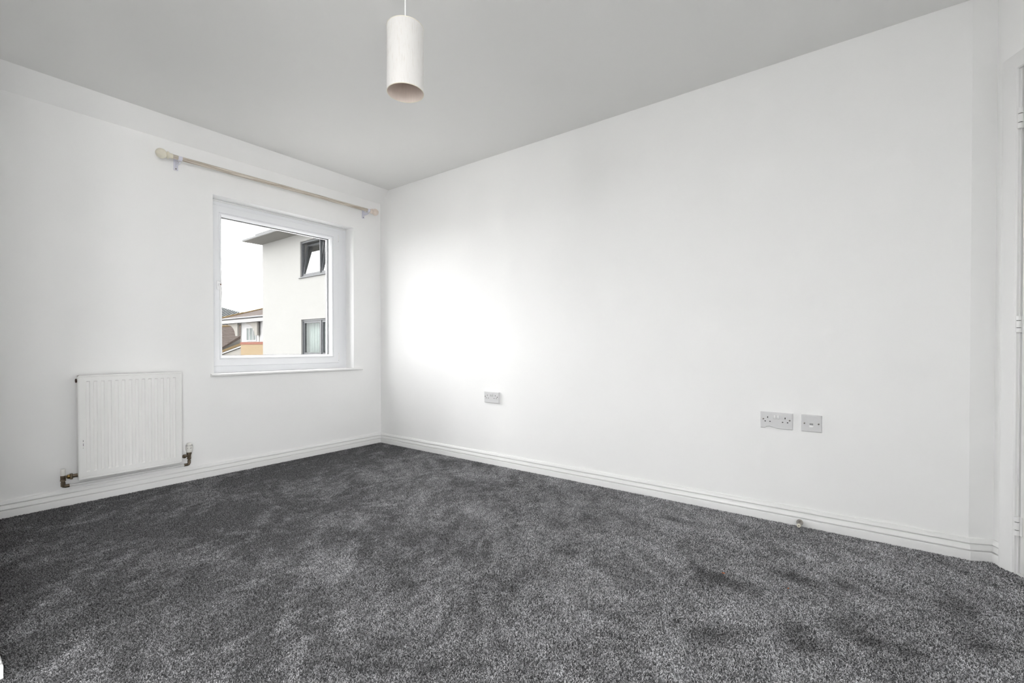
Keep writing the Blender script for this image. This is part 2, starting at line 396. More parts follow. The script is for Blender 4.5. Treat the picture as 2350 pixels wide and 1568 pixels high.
# ------------------------------------------------------------------ window_1
win = tag(empty('window_1', (-.11, -.8625, OZ0)), 'white plastic-framed casement window looking out on a white block', 'window', 'structure')
WO = Vector((-.11, -.8625, OZ0))
def wfin(name, bm, m, smooth=False, angle=30):
    bmesh.ops.translate(bm, vec=-WO, verts=bm.verts[:]); return finish(name, bm, m, win, smooth, angle=angle)
SY0, SY1, SZ0, SZ1 = -1.407, -.385, .7745, 1.963
def rect_loops(bm, loops):
    L_ = [[bm.verts.new((x, a_, c_)) for a_, c_ in ((y0, z0), (y1, z0), (y1, z1), (y0, z1))] for (y0, y1, z0, z1, x) in loops]
    for i in range(len(L_)):
        P, Q = L_[i], L_[(i+1) % len(L_)]
        for j in range(4): bm.faces.new((P[j], Q[j], Q[(j+1) % 4], P[(j+1) % 4]))
bm = newbm()   # outer frame, front at x=-.124, its inner edge behind the sash
fo = (OY0-.020, OY1+.004, OZ0+.004, OZ1+.004); fi = (SY0+.009, SY1-.009, SZ0+.009, SZ1-.009)
rect_loops(bm, [(*fo, -.185), (*fo, -.124), (*fi, -.124), (*fi, -.185)])
wfin('window_frame', bm, 'upvc')
bm = newbm()   # opening sash
ring_frame(bm, (0, 0, 0), (0, 1, 0), (0, 0, 1), (1, 0, 0), SY0, SY1, SZ0, SZ1, [(0, -.1232), (0, -.1005), (.0025, -.0975), (.050, -.0975), (.0525, -.101), (.0525, -.165), (.012, -.165), (.012, -.1232)])
wfin('sash', bm, 'upvc', True)
bm = newbm()   # sloped glazing bead
ring_frame(bm, (0, 0, 0), (0, 1, 0), (0, 0, 1), (1, 0, 0), SY0+.0530, SY1-.0530, SZ0+.0530, SZ1-.0530, [(0, -.132), (0, -.1015), (.0015, -.100), (.009, -.101), (.022, -.118), (.024, -.126), (.024, -.132)])
wfin('glazing_bead', bm, 'upvc', True)
bm = newbm()
ring_frame(bm, (0, 0, 0), (0, 1, 0), (0, 0, 1), (1, 0, 0), SY0+.060, SY1-.060, SZ0+.060, SZ1-.060, [(0, -.137), (0, -.1325), (.0195, -.1325), (.0195, -.137)])
wfin('gasket', bm, 'gasket')
bm = newbm(); box(bm, -.160, -.1375, SY0+.058, SY1-.058, SZ0+.058, SZ1-.058); wfin('pane', bm, 'window_glass')
bm = newbm()
ring_frame(bm, (0, 0, 0), (0, 1, 0), (0, 0, 1), (1, 0, 0), SY0+.05, SY1-.05, SZ0+.05, SZ1-.05, [(0, -.178), (0, -.1605), (.0285, -.1605), (.0285, -.178)])
wfin('outer_bead', bm, 'upvc')
# handle
hy, hz = -1.361, 1.372
bm = newbm(); t = bmesh.new(); box(t, -.0955, -.0845, hy-.015, hy+.015, hz-.034, hz+.034, bev=.009, seg=4); merge(bm, t)
hd = wfin('handle', bm, 'switch_plastic', True, 50)
bm = newbm()
tube(bm, [(-.086, hy, hz+.004), (-.076, hy, hz+.004), (-.068, hy+.001, hz+.001), (-.064, hy+.002, hz-.012), (-.064, hy+.003, hz-.04), (-.066, hy+.003, hz-.08), (-.069, hy+.003, hz-.112)], .0080, 12)
lv = wfin('lever', bm, 'switch_plastic', True, 60); lv.parent = hd
bm = newbm(); cyl(bm, (-.066, hy+.003, hz+.003), (-.0600, hy+.003, hz+.003), .0055, 16)
kh = wfin('keyhole', bm, 'rust'); kh.parent = hd
for z in (1.909, .828):
    bm = newbm(); box(bm, -.124, -.106, SY1+.001, SY1+.013, z-.030, z+.030, bev=.002); wfin('hinge', bm, 'gloss_trim', True)
    bm = newbm(); box(bm, -.1238, -.1205, SY1-.001, SY1+.0145, z-.0325, z+.0325); wfin('hinge_gap', bm, 'gasket')
bm = newbm(); box(bm, -.1238, -.1180, SY1+.002, SY1+.012, .7885, .7945); wfin('hinge_peg', bm, 'gasket')
# drip bead of sealant round the head of the reveal
bm = newbm(); tube(bm, [(-.1185, OY0, OZ1-.0045), (-.1185, OY1, OZ1-.0045)], .0065, 8); wfin('sealant', bm, 'gloss_trim', True)
bm = newbm()   # sill board with rounded nose and returned ends
prof = [(-.130, .7045), (.018, .7045)] + [(.018+.0105*math.sin(a), .715-.0105*math.cos(a)) for a in np.linspace(.15, math.pi-.15, 9)] + [(.018, .7255), (-.130, .7255)]
extrude_poly(bm, [(x, OY0+.0015, z) for x, z in prof], (0, OY1-OY0-.003, 0))
prof2 = [(.0005, .7045), (.018, .7045)] + prof[2:11] + [(.018, .7255), (.0005, .7255)]
extrude_poly(bm, [(x, -1.452, z) for x, z in prof2], (0, -1.4285+1.452, 0)); extrude_poly(bm, [(x, OY1-.0015, z) for x, z in prof2], (0, .078, 0))
wfin('window_sill', bm, 'gloss_trim', True, 35)

# unseen glazed doors added for fill light, with a pale slab outside as bounce
def glazed(name, label, o, uax, nax, u0, u1):
    uax, nax = Vector(uax), Vector(nax); o = Vector(o)
    g_ = tag(empty(name, tuple(o+uax*(u0+u1)/2)), label, 'window', 'structure'); base = o+uax*(u0+u1)/2
    def gf(nm, bm, m): bmesh.ops.translate(bm, vec=-base, verts=bm.verts[:]); return finish(nm, bm, m, g_)
    bm = newbm(); ring_frame(bm, o, uax, (0, 0, 1), nax, u0, u1, PZ0, PZ1, [(0, -.05), (0, .02), (.045, .02), (.045, -.05)]); gf('frame', bm, 'upvc')
    um = (u0+u1)/2
    for a, b in ((u0+.045, um), (um, u1-.045)):
        bm = newbm(); ring_frame(bm, o, uax, (0, 0, 1), nax, a, b, PZ0+.045, PZ1-.045, [(0, -.03), (0, .01), (.045, .01), (.045, -.03)]); gf('sash', bm, 'upvc')
        bm = newbm()
        vs_ = [bm.verts.new(o+uax*p_+nax*n_+Vector((0, 0, z_))) for p_ in (a+.04, b-.04) for n_ in (-.015, -.005) for z_ in (PZ0+.085, PZ1-.085)]
        for f_ in ((0,1,3,2), (4,6,7,5), (0,4,5,1), (2,3,7,6), (0,2,6,4), (1,5,7,3)): bm.faces.new([vs_[i] for i in f_])
        gf('pane', bm, 'window_glass')
glazed('fill_glazing_rear', 'white framed glazed door added in the unseen rear wall for fill light', (0, YB-.1, 0), (1, 0, 0), (0, 1, 0), PX0, PX1)
glazed('fill_glazing_side', 'white framed glazed doors added in the unseen side wall for fill light', (XE+.1, 0, 0), (0, 1, 0), (-1, 0, 0), QY0, QY1)
tag(obox('bounce_slab', 'bounce_slab_pale', (XE+.21, 9.0, YB-.20, -.6, -.30, -.08)), 'pale slab added outside the side glazed doors to bounce daylight in', 'bounce_slab', 'structure')  # added pale reflector, lifts daylight to the ceiling

# ================================================================== CARPET PILE
MARKS = ((3.634, -.887, .050, .060), (3.696, -.945, .040, .050), (3.465, -.641, .070, .045), (3.311, -.837, .075, .045), (3.206, -.815, .060, .040), (3.291, -1.215, .050, .055),
         (3.788, -.947, .060, .050), (3.504, -1.013, .045, .060), (3.539, -1.095, .060, .040), (3.954, -.522, .060, .080), (3.967, -.775, .050, .060), (2.612, -.989, .060, .040), (2.90, -.31, .12, .03), (3.62, -.60, .05, .05))
def carpet():
    bm = newbm()                                        # one tuft: four kinked strands of yarn
    lay = bm.verts.layers.float.new('strand'); nseg = 4; rr_ = random.Random(5)
    for st_ in range(4):
        ox, oy = ((-.0013, -.0013), (.0014, -.0011), (-.0011, .0014), (.0013, .0013))[st_]; rings = []
        kx, ky = rr_.uniform(-.003, .003), rr_.uniform(-.003, .003); hgt = rr_.uniform(.0058, .0078)
        for k, (rad, f) in enumerate(((.0011, -.35), (.0013, .30), (.0012, .68), (.0007, 1.0))):
            cxk, cyk = ox+kx*f*f+.0009*math.sin(5*f+2*st_), oy+ky*f*f+.0009*math.cos(5*f+2*st_)
            rg_ = []
            for i in range(nseg):
                v = bm.verts.new((cxk+rad*math.cos(2*math.pi*i/nseg+k*.6), cyk+rad*math.sin(2*math.pi*i/nseg+k*.6), hgt*f)); v[lay] = st_*.2513; rg_.append(v)
            rings.append(rg_)
        for a, b in zip(rings, rings[1:]):
            for i in range(nseg): bm.faces.new((a[i], b[i], b[(i+1) % nseg], a[(i+1) % nseg]))
        bm.faces.new(rings[-1])
    tuft = finish('carpet_tuft', bm, 'carpet_fibre', smooth=True)
    COL.objects.unlink(tuft)                            # only the pile instances show
    # jittered lattice of tufts over the visible room floor
    sp = .0039
    gx = np.arange(.004, 4.62, sp); gy = np.arange(-2.95, .05, sp)
    X, Y = np.meshgrid(gx, gy); X = X.ravel(); Y = Y.ravel()
    X = X+rng.uniform(-.5, .5, X.size)*sp*1.1; Y = Y+rng.uniform(-.5, .5, Y.size)*sp*1.1
    keep = (X > .0185) & (Y < -.0185)
    ax, ay = B0.x, B0.y
    keep |= (X > A0.x-.02) & (Y < -.0185+(X-A0.x)*math.tan(TH)) & (X > .02)
    s = (X-ax)*math.cos(TH)+(Y-ay)*math.sin(TH); keep &= s < -.006       # door wall
    keep &= ~((X < XR+.0185) & (Y < YR+.0185))
    X, Y = X[keep], Y[keep]; n = X.size
    def vnoise(x, y, f, seed):
        g = np.random.default_rng(seed).uniform(-1, 1, (256, 256)); px, py = x*f+31.7, y*f+77.1
        ix, iy = np.floor(px).astype(int), np.floor(py).astype(int); fx, fy = px-ix, py-iy
        fx = fx*fx*(3-2*fx); fy = fy*fy*(3-2*fy)
        a = g[ix % 256, iy % 256]; b = g[(ix+1) % 256, iy % 256]; c = g[ix % 256, (iy+1) % 256]; e = g[(ix+1) % 256, (iy+1) % 256]
        return (a*(1-fx)+b*fx)*(1-fy)+(c*(1-fx)+e*fx)*fy
    # the way the pile has been brushed: broad strokes plus small ruffles, and a few foot marks; floor shade on the left added
    lean = .55*vnoise(X*.8+Y*.5, Y*1.2-X*.6, 2.3, 1)+.5*vnoise(X+.3*Y, Y, 5.5, 2)+.35*vnoise(X, Y, 13, 3)
    warp = .12*vnoise(X, Y, 4, 8); brush_shade = .45*vnoise(X*.9+Y*.45+warp, Y*.9-X*.45, 4.2, 21)+.55*vnoise(X*.8-Y*.6+warp, (Y*.8+X*.6)*2.4, 7.0, 22)+.55*vnoise((X+warp)*1.8, Y-warp, 17, 23)+.35*vnoise(X, Y, 42, 24)
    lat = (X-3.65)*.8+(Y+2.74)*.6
    brush_shade = brush_shade+np.clip((lat+.25)/1.1, -1, 1.35)*.80-.45  # left-right floor shade painted into the fibre tone
    lean = lean*.9+np.clip((lat+.35)/.9, -1, 1)*.45+.1  # lean also varies sideways to deepen the left-hand shade
    marks = MARKS; dent = np.zeros(n)
    for (mx, my, sx, sy) in marks:
        g = np.exp(-(((X-mx)/sx)**2+((Y-my)/sy)**2)); lean = lean*(1-g)-1.5*g; dent += g
    tox, toy = .62, -.78                                 # towards the camera
    tilt = np.clip(lean, -1.5, 1.1)*.72
    rot = np.zeros((n, 3), np.float32)
    jx, jy = rng.normal(0, .62, n), rng.normal(0, .62, n)
    # lean of each tuft: positive = away from the camera; the spin about its own axis comes first
    az = rng.uniform(0, 6.283, n); dx, dy = -tox*tilt+jx, -toy*tilt+jy
    lx_, ly_ = dx*np.cos(az)+dy*np.sin(az), -dx*np.sin(az)+dy*np.cos(az)
    rot[:, 0] = -ly_; rot[:, 1] = lx_; rot[:, 2] = az
    scl = (rng.uniform(.62, .92, n)*(1-.25*np.clip(dent, 0, 1))).astype(np.float32)
    tint = rng.uniform(0, 1, n).astype(np.float32)
    tone = (np.clip(1+.40*brush_shade, .45, 1.6)*(1-.46*np.clip(dent, 0, 1))).astype(np.float32)  # shading of brushed and trodden pile, plus floor shade, put into fibre colour
    me = bpy.data.meshes.new('carpet'); me.vertices.add(n)
    co = np.zeros((n, 3), np.float32); co[:, 0] = X; co[:, 1] = Y; co[:, 2] = -.0055
    me.vertices.foreach_set('co', co.ravel())
    a = me.attributes.new('rot', 'FLOAT_VECTOR', 'POINT'); a.data.foreach_set('vector', rot.ravel())
    a = me.attributes.new('scl', 'FLOAT', 'POINT'); a.data.foreach_set('value', scl)
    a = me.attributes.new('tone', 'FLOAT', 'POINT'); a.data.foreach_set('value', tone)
    a = me.attributes.new('tint', 'FLOAT', 'POINT'); a.data.foreach_set('value', tint)
    o = bpy.data.objects.new('carpet', me); COL.objects.link(o)
    ng = bpy.data.node_groups.new('carpet_pile', 'GeometryNodeTree')
    ng.interface.new_socket('Geometry', in_out='INPUT', socket_type='NodeSocketGeometry'); ng.interface.new_socket('Geometry', in_out='OUTPUT', socket_type='NodeSocketGeometry')
    N = ng.nodes; L = ng.links
    gi = N.new('NodeGroupInput'); go = N.new('NodeGroupOutput')
    oi = N.new('GeometryNodeObjectInfo'); oi.inputs['Object'].default_value = tuft; oi.inputs['As Instance'].default_value = True
    ip = N.new('GeometryNodeInstanceOnPoints')
    ar = N.new('GeometryNodeInputNamedAttribute'); ar.data_type = 'FLOAT_VECTOR'; ar.inputs['Name'].default_value = 'rot'
    asc = N.new('GeometryNodeInputNamedAttribute'); asc.data_type = 'FLOAT'; asc.inputs['Name'].default_value = 'scl'
    L.new(gi.outputs[0], ip.inputs['Points']); L.new(oi.outputs['Geometry'], ip.inputs['Instance'])
    er = N.new('FunctionNodeEulerToRotation'); L.new(ar.outputs['Attribute'], er.inputs[0]); L.new(er.outputs[0], ip.inputs['Rotation'])
    L.new(asc.outputs['Attribute'], ip.inputs['Scale']); L.new(ip.outputs['Instances'], go.inputs[0])
    mod = o.modifiers.new('pile', 'NODES'); mod.node_group = ng
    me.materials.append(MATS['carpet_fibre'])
    tag(o, 'dark grey speckled cut-pile fitted carpet covering the whole floor', 'carpet', 'stuff')
carpet()

# ================================================================== RADIATOR
rad = tag(empty('radiator', (.06, -1.9025, .147)), 'white ribbed panel radiator on the wall beside the window', 'radiator')
RO = Vector((.06, -1.9025, .147))
def rfin(name, bm, m, smooth=False, angle=35, parent=None):
    bmesh.ops.translate(bm, vec=-RO, verts=bm.verts[:]); return finish(name, bm, m, parent or rad, smooth, angle=angle)
ry0, ry1, rz0, rz1, rxf = -2.154, -1.651, .147, .751, .090
# pressed front panel: height field with 14 recessed channels
ys = [ry0, ry0+.006]; cw = (ry1-ry0-.052)/14
chan = []
for i in range(14):
    c = ry0+.026+cw*(i+.5)
    ys += [c-cw*.29, c-cw*.18, c+cw*.18, c+cw*.29]; chan.append(c)
ys += [ry1-.006, ry1]; ys = sorted(ys)
CB, CT = rz0+.046, rz1-.036
zs = [rz0, rz0+.004, rz0+.0135, rz0+.0145, rz0+.0170, rz0+.0180, CB-.003, CB+.003, CT-.003, CT+.003, rz1-.0105, rz1-.0098, rz1-.0080, rz1-.0072, rz1-.004, rz1]
def depth(y, z):
    dd = 0.0
    if min(y-ry0, ry1-y) < .001 or min(z-rz0, rz1-z) < .001: dd -= .003
    if rz0+.0140 < z < rz0+.0175 or rz1-.0100 < z < rz1-.0075: dd -= .0050
    for c in chan:
        if abs(y-c) < cw*.2 and CB < z < CT: dd -= .0065
    return rxf+dd
bm = newbm(); V = [[bm.verts.new((depth(y, z), y, z)) for z in zs] for y in ys]
for i in range(len(ys)-1):
    for j in range(len(zs)-1): bm.faces.new((V[i][j], V[i+1][j], V[i+1][j+1], V[i][j+1]))
# back of the panel and rim
bk = {}
def bv(i, j):
    if (i, j) not in bk: bk[(i, j)] = bm.verts.new((rxf-.016, ys[i], zs[j]))
    return bk[(i, j)]
nI, nJ = len(ys)-1, len(zs)-1
edge = [(i, 0) for i in range(nI)]+[(nI, j) for j in range(nJ)]+[(i, nJ) for i in range(nI, 0, -1)]+[(0, j) for j in range(nJ, 0, -1)]
for (a, b) in zip(edge, edge[1:]+edge[:1]): bm.faces.new((V[a[0]][a[1]], V[b[0]][b[1]], bv(*b), bv(*a)))
bm.faces.new([bv(*e) for e in edge])
pan = rfin('front_panel', bm, 'radiator_enamel')
# convector fins behind and the side cheeks
bm = newbm(); n = 33
for i in range(n):
    y = ry0+.03+(ry1-ry0-.06)*i/(n-1); box(bm, .036, rxf-.017, y-.0006, y+.0006, rz0+.03, rz1-.03)
rfin('convector_fins', bm, 'radiator_enamel')
for y0, y1 in ((ry0+.001, ry0+.0025), (ry1-.0025, ry1-.001)):
    bm = newbm(); box(bm, .034, rxf-.014, y0, y1, rz0+.006, rz1-.004, bev=.0005); rfin('side_cheek', bm, 'radiator_enamel', True)
bm = newbm(); box(bm, .034, rxf-.014, ry0+.003, ry1-.003, rz1-.006, rz1-.003)
rfin('top_grille', bm, 'radiator_enamel')
for y in (ry0+.08, ry1-.08):
    bm = newbm(); box(bm, .0005, .036, y-.014, y+.014, rz0+.05, rz1-.05, bev=.002); rfin('wall_bracket', bm, 'radiator_enamel', True)
bm = newbm(); cyl(bm, (.050, ry0-.005, rz1-.030), (.050, ry0+.002, rz1-.030), .0115, 16, .001); rfin('blanking_plug', bm, 'dark_rust', True)['label'] = 'rust-brown blanking plug'
bm = newbm(); box(bm, .080, .0868, ry0-.0008, ry0+.006, rz1-.006, rz1+.0012, bev=.0005); rfin('rust_spot', bm, 'rust')
for k, (y, z, hgt) in enumerate(((ry0+.020, .372, .012), (ry0+.0205, .350, .016), (ry0+.020, .332, .004))):
    bm = newbm(); box(bm, rxf-.0002, rxf+.0004, y-.0008, y+.0008, z-hgt/2, z+hgt/2); rfin('chipped_enamel', bm, 'dark_slot')
for k, (y, ln) in enumerate(((-2.02, .016), (-1.99, .010), (-1.875, .018), (-1.84, .022), (-1.95, .006))):
    bm = newbm(); box(bm, rxf-.006, rxf-.0032, y-ln/2, y+ln/2, rz0-.0006, rz0+.0006); rfin('rust_fleck', bm, 'rust')
# left valve: lockshield with white cap
lx, ly = .050, -2.2135
bm = newbm(); lathe(bm, [(.0110, 0), (.0115, .020), (.0105, .036), (.0095, .0375)], (lx, ly, .183), (lx, ly, 1), 20)
bm.verts.ensure_lookup_table()
lvb = newbm()
lathe(lvb, [(.0095, 0), (.0105, .002), (.0105, .022), (.0085, .023), (.0085, .030), (.0125, .031), (.0125, .040), (.0105, .042), (.0115, .044), (.0115, .0615)], (lx, ly, .121), (lx, ly, 1), 20)
cyl(lvb, (lx, ly, .172), (lx, ly+.020, .172), .0075, 16)
lock = rfin('lockshield_valve', lvb, 'valve_bronze', True)
cap = rfin('valve_cap', bm, 'valve_plastic', True); cap.parent = lock; cap['label'] = 'white plastic valve cap'
bm = newbm(); lathe(bm, [(.0085, 0), (.0125, .002), (.0125, .011), (.0085, .013)], (lx, ly+.016, .172), (lx, ly+1, .172), 6); o = rfin('union_nut', bm, 'brass'); o.parent = lock
bm = newbm(); cyl(bm, (lx, ly+.034, .155), (lx, ly+.034, .187), .0068, 16, .001); cyl(bm, (lx, ly+.029, .172), (lx, ly+.046, .172), .0065, 16); cyl(bm, (lx, ly+.040, .172), (lx, ry0+.006, .172), .0105, 8); o = rfin('drain_cock', bm, 'valve_bronze', True); o.parent = lock
bm = newbm(); tube(bm, [(lx, ly, .140), (lx, ly, .128), (lx, ly+.003, .1225), (lx, ly+.010, .1205), (lx, ly+.026, .1205)], .0095, 14); o = rfin('pipe_elbow', bm, 'valve_bronze', True, 50); o.parent = lock
# right valve: thermostatic head
tx, ty = .050, -1.600
bm = newbm()
lathe(bm, [(.0075, .0), (.0075, .014), (.0110, .016), (.0120, .019), (.0120, .026), (.0095, .029), (.0110, .031), (.0115, .046), (.0145, .048), (.0145, .060), (.0135, .061)], (tx, ty, .141), (tx, ty, 1), 22)
cyl(bm, (tx, ty, .180), (tx, ty-.020, .180), .0075, 16); 
trv = rfin('thermostatic_valve', bm, 'valve_bronze', True, 30)
bm = newbm(); lathe(bm, [(.0080, 0), (.0125, .002), (.0135, .007), (.0125, .014), (.0080, .016)], (tx, ty-.018, .180), (tx, ty-1, .180), 8); cyl(bm, (tx, ty-.03, .180), (tx, ry1-.006, .180), .0085, 12); o = rfin('union_nut', bm, 'valve_bronze'); o.parent = trv
bm = newbm(); tube(bm, [(tx, ty, .150), (tx, ty, .130), (tx, ty-.004, .1225), (tx, ty-.012, .1205), (tx, ty-.028, .1205)], .0090, 14); o = rfin('pipe_elbow', bm, 'valve_bronze', True, 50); o.parent = trv
bm = newbm(); lathe(bm, [(.0130, 0), (.0165, .004), (.0195, .018), (.0200, .030), (.0190, .044), (.0165, .054), (.0120, .060), (.0060, .062), (0, .0622)], (tx, ty, .2015), (tx, ty, 1), 28)
hdv = rfin('valve_head', bm, 'valve_plastic', True, 60); hdv.parent = trv; hdv['label'] = 'cream ridged thermostat head'
bm = newbm()
for i in range(20):
    a = 2*math.pi*i/20; ca, sa = math.cos(a), math.sin(a)
    def hp_(rad_, z_, off): return (tx+rad_*ca-off*sa, ty+rad_*sa+off*ca, .2015+z_)
    q = [hp_(.0196, .0430, -.0007), hp_(.0196, .0430, .0007), hp_(.0171, .0540, .0006), hp_(.0171, .0540, -.0006)]
    extrude_poly(bm, q, (-ca*.003, -sa*.003, 0))
o = rfin('head_slots', bm, 'slot_grey'); o.parent = trv
bm = newbm()
for a in (-40, 4, 20):
    t = bmesh.new(); box(t, .0190, .0206, -.0014, .0014, .030, .034); merge(bm, t, Matrix.Translation((tx, ty, .2010)) @ Matrix.Rotation(R(a), 4, 'Z'))
o = rfin('head_marks', bm, 'gasket'); o.parent = trv
bm = newbm(); cyl(bm, (tx, ly+.022, .1205), (tx, ty-.024, .1205), .0042, 12); rfin('pipe', bm, 'gloss_trim', True)['label'] = 'thin white pipe running under the radiator'

# ================================================================== CURTAIN POLE
pl_a, pl_b = Vector((.08, -1.7510, 2.1640)), Vector((.08, -.1170, 2.1735))
pole = tag(empty('curtain_pole', (.08, -.934, 2.169)), 'worn cream wooden curtain pole with ball finials above the window', 'curtain pole')
PLO = Vector((.08, -.934, 2.169))
def cfin(name, bm, m, parent=None, smooth=True, angle=40):
    bmesh.ops.translate(bm, vec=-PLO, verts=bm.verts[:]); return finish(name, bm, m, parent or pole, smooth, angle=angle)
ax = (pl_b-pl_a).normalized()
bm = newbm(); cyl(bm, pl_a+ax*.040, pl_b-ax*.036, .0138, 22); cfin('rod', bm, 'pole_paint')
def finial(c, direction, m):
    bm = newbm(); pr = []
    for k in range(15):
        a = math.pi*k/14
        if k == 0: pr.append((0, -.0315)); continue
        rr_, hh_ = .0315*math.sin(a), -.0315*math.cos(a)
        if hh_ > .0265: break
        pr.append((rr_, hh_))
    pr += [(.0160, .0275), (.0175, .0290), (.0225, .0315), (.0238, .0355), (.0225, .0395), (.0175, .0420), (.0165, .0435), (.0165, .060), (.0150, .0605)]
    lathe(bm, pr, c, c+direction, 28); return cfin('finial', bm, m, angle=60)
finial(pl_a, ax, 'finial_cream')['label'] = 'cream ball finial'
finial(pl_b, -ax, 'finial_pink')['label'] = 'pinkish cream ball finial'
def bracket(y, zc, flip):
    bm = newbm()
    box(bm, .0005, .0055, y-.013, y+.013, zc-.062, zc+.028, bev=.002)                        # wall plate
    extrude_poly(bm, [(.004, y-.0035, zc-.040), (.004, y-.0035, zc+.004), (.045, y-.0035, zc-.016), (.066, y-.0035, zc-.022), (.086, y-.0035, zc-.026), (.070, y-.0035, zc-.034), (.045, y-.0035, zc-.036)], (0, .007, 0))
    n = 26                                                                                   # cup under the rod
    for side in (0, 1):
        pass
    inner, outer = .0146, .0180; prev = None
    for k in range(n+1):
        a = R(-205+235*k/n); c, s = math.cos(a), math.sin(a)
        q = [bm.verts.new((.08+rad_*c, y+w_, zc+rad_*s)) for rad_ in (inner, outer) for w_ in (-.011, .011)]
        if prev:
            for f in ((0, 1), (1, 3), (3, 2), (2, 0)): bm.faces.new((prev[f[0]], prev[f[1]], q[f[1]], q[f[0]]))
        else: bm.faces.new((q[0], q[1], q[3], q[2]))
        prev = q
    bm.faces.new((prev[0], prev[2], prev[3], prev[1]))
    b = cfin('bracket', bm, 'bracket_plastic', angle=35); b['label'] = 'pale lilac-white plastic bracket'
    for z in (zc-.052, zc+.018):
        bm = newbm(); lathe(bm, [(.0042, 0), (.0042, .0008), (.0030, .0016), (0, .0018)], (.0055, y, z), (1, y, z), 14); s = cfin('screw', bm, 'nickel', b)
        bm = newbm(); cyl(bm, (.0066, y, z), (.0076, y, z), .0022, 10); s2 = cfin('screw_recess', bm, 'dark_slot', b)
bracket(-1.6500, 2.1648, 1)
bracket(-.1930, 2.1729, -1)

# ================================================================== PENDANT LAMP
LX, LY, LT, LB, LR = 2.2600, -1.5780, 2.1440, 1.8970, .0698
lamp = tag(empty('pendant_lamp', (LX, LY, LB)), 'white linen drum shade hanging from the ceiling on a white cord', 'pendant lamp')
def lfin(name, bm, m, smooth=True, angle=40, parent=None): return finish(name, bm, m, parent or lamp, smooth, angle=angle)
hh = LT-LB
bm = newbm(); n = 64
lathe(bm, [(LR, 0.0), (LR, hh), (LR-.0012, hh), (LR-.0012, 0.0), (LR, 0.0)], n=n, caps=False); bmesh.ops.remove_doubles(bm, verts=bm.verts[:], dist=1e-5)
sh = lfin('shade', bm, 'shade_linen')
bm = newbm(); lathe(bm, [(LR-.0013, .001), (LR-.0013, hh-.001), (LR-.0018, hh-.001), (LR-.0018, .001), (LR-.0013, .001)], n=n, caps=False); bmesh.ops.remove_doubles(bm, verts=bm.verts[:], dist=1e-5)
lfin('shade_lining', bm, 'shade_lining', parent=sh)
for z in (.0, hh):
    bm = newbm(); t_ = bmesh.new(); k = 64
    tube(bm, [(LR*.993*math.cos(2*math.pi*i/k), LR*.993*math.sin(2*math.pi*i/k), z) for i in range(k+1)], .0014, 8)
    o = lfin('shade_ring', bm, 'finial_cream', parent=sh)
bm = newbm(); zf = hh-.030
tube(bm, [(.021*math.cos(2*math.pi*i/24), .021*math.sin(2*math.pi*i/24), zf) for i in range(25)], .0014, 8)
for i in range(3):
    a = 2*math.pi*i/3; tube(bm, [(.021*math.cos(a), .021*math.sin(a), zf), (.05*math.cos(a), .05*math.sin(a), zf+.008), (LR*.985*math.cos(a), LR*.985*math.sin(a), hh-.001)], .0013, 8)
lfin('shade_carrier', bm, 'gloss_trim')
bm = newbm(); lathe(bm, [(.0060, 0), (.0165, .004), (.0165, .016), (.0195, .017), (.0195, .024), (.0165, .025), (.0165, .040), (.0120, .052), (.0060, .060)], (0, 0, hh-.062), (0, 0, 1), 24); lfin('lamp_holder', bm, 'switch_plastic')
bm = newbm(); cyl(bm, (0, 0, hh-.004), (0, 0, H-LB-.02), .0029, 12); lfin('cord', bm, 'switch_plastic')
bm = newbm(); lathe(bm, [(.038, 0), (.038, .006), (.034, .014), (.018, .022), (.008, .026), (.0045, .030)], (0, 0, H-LB-.0005), (0, 0, 0), 32); lfin('ceiling_rose', bm, 'switch_plastic')

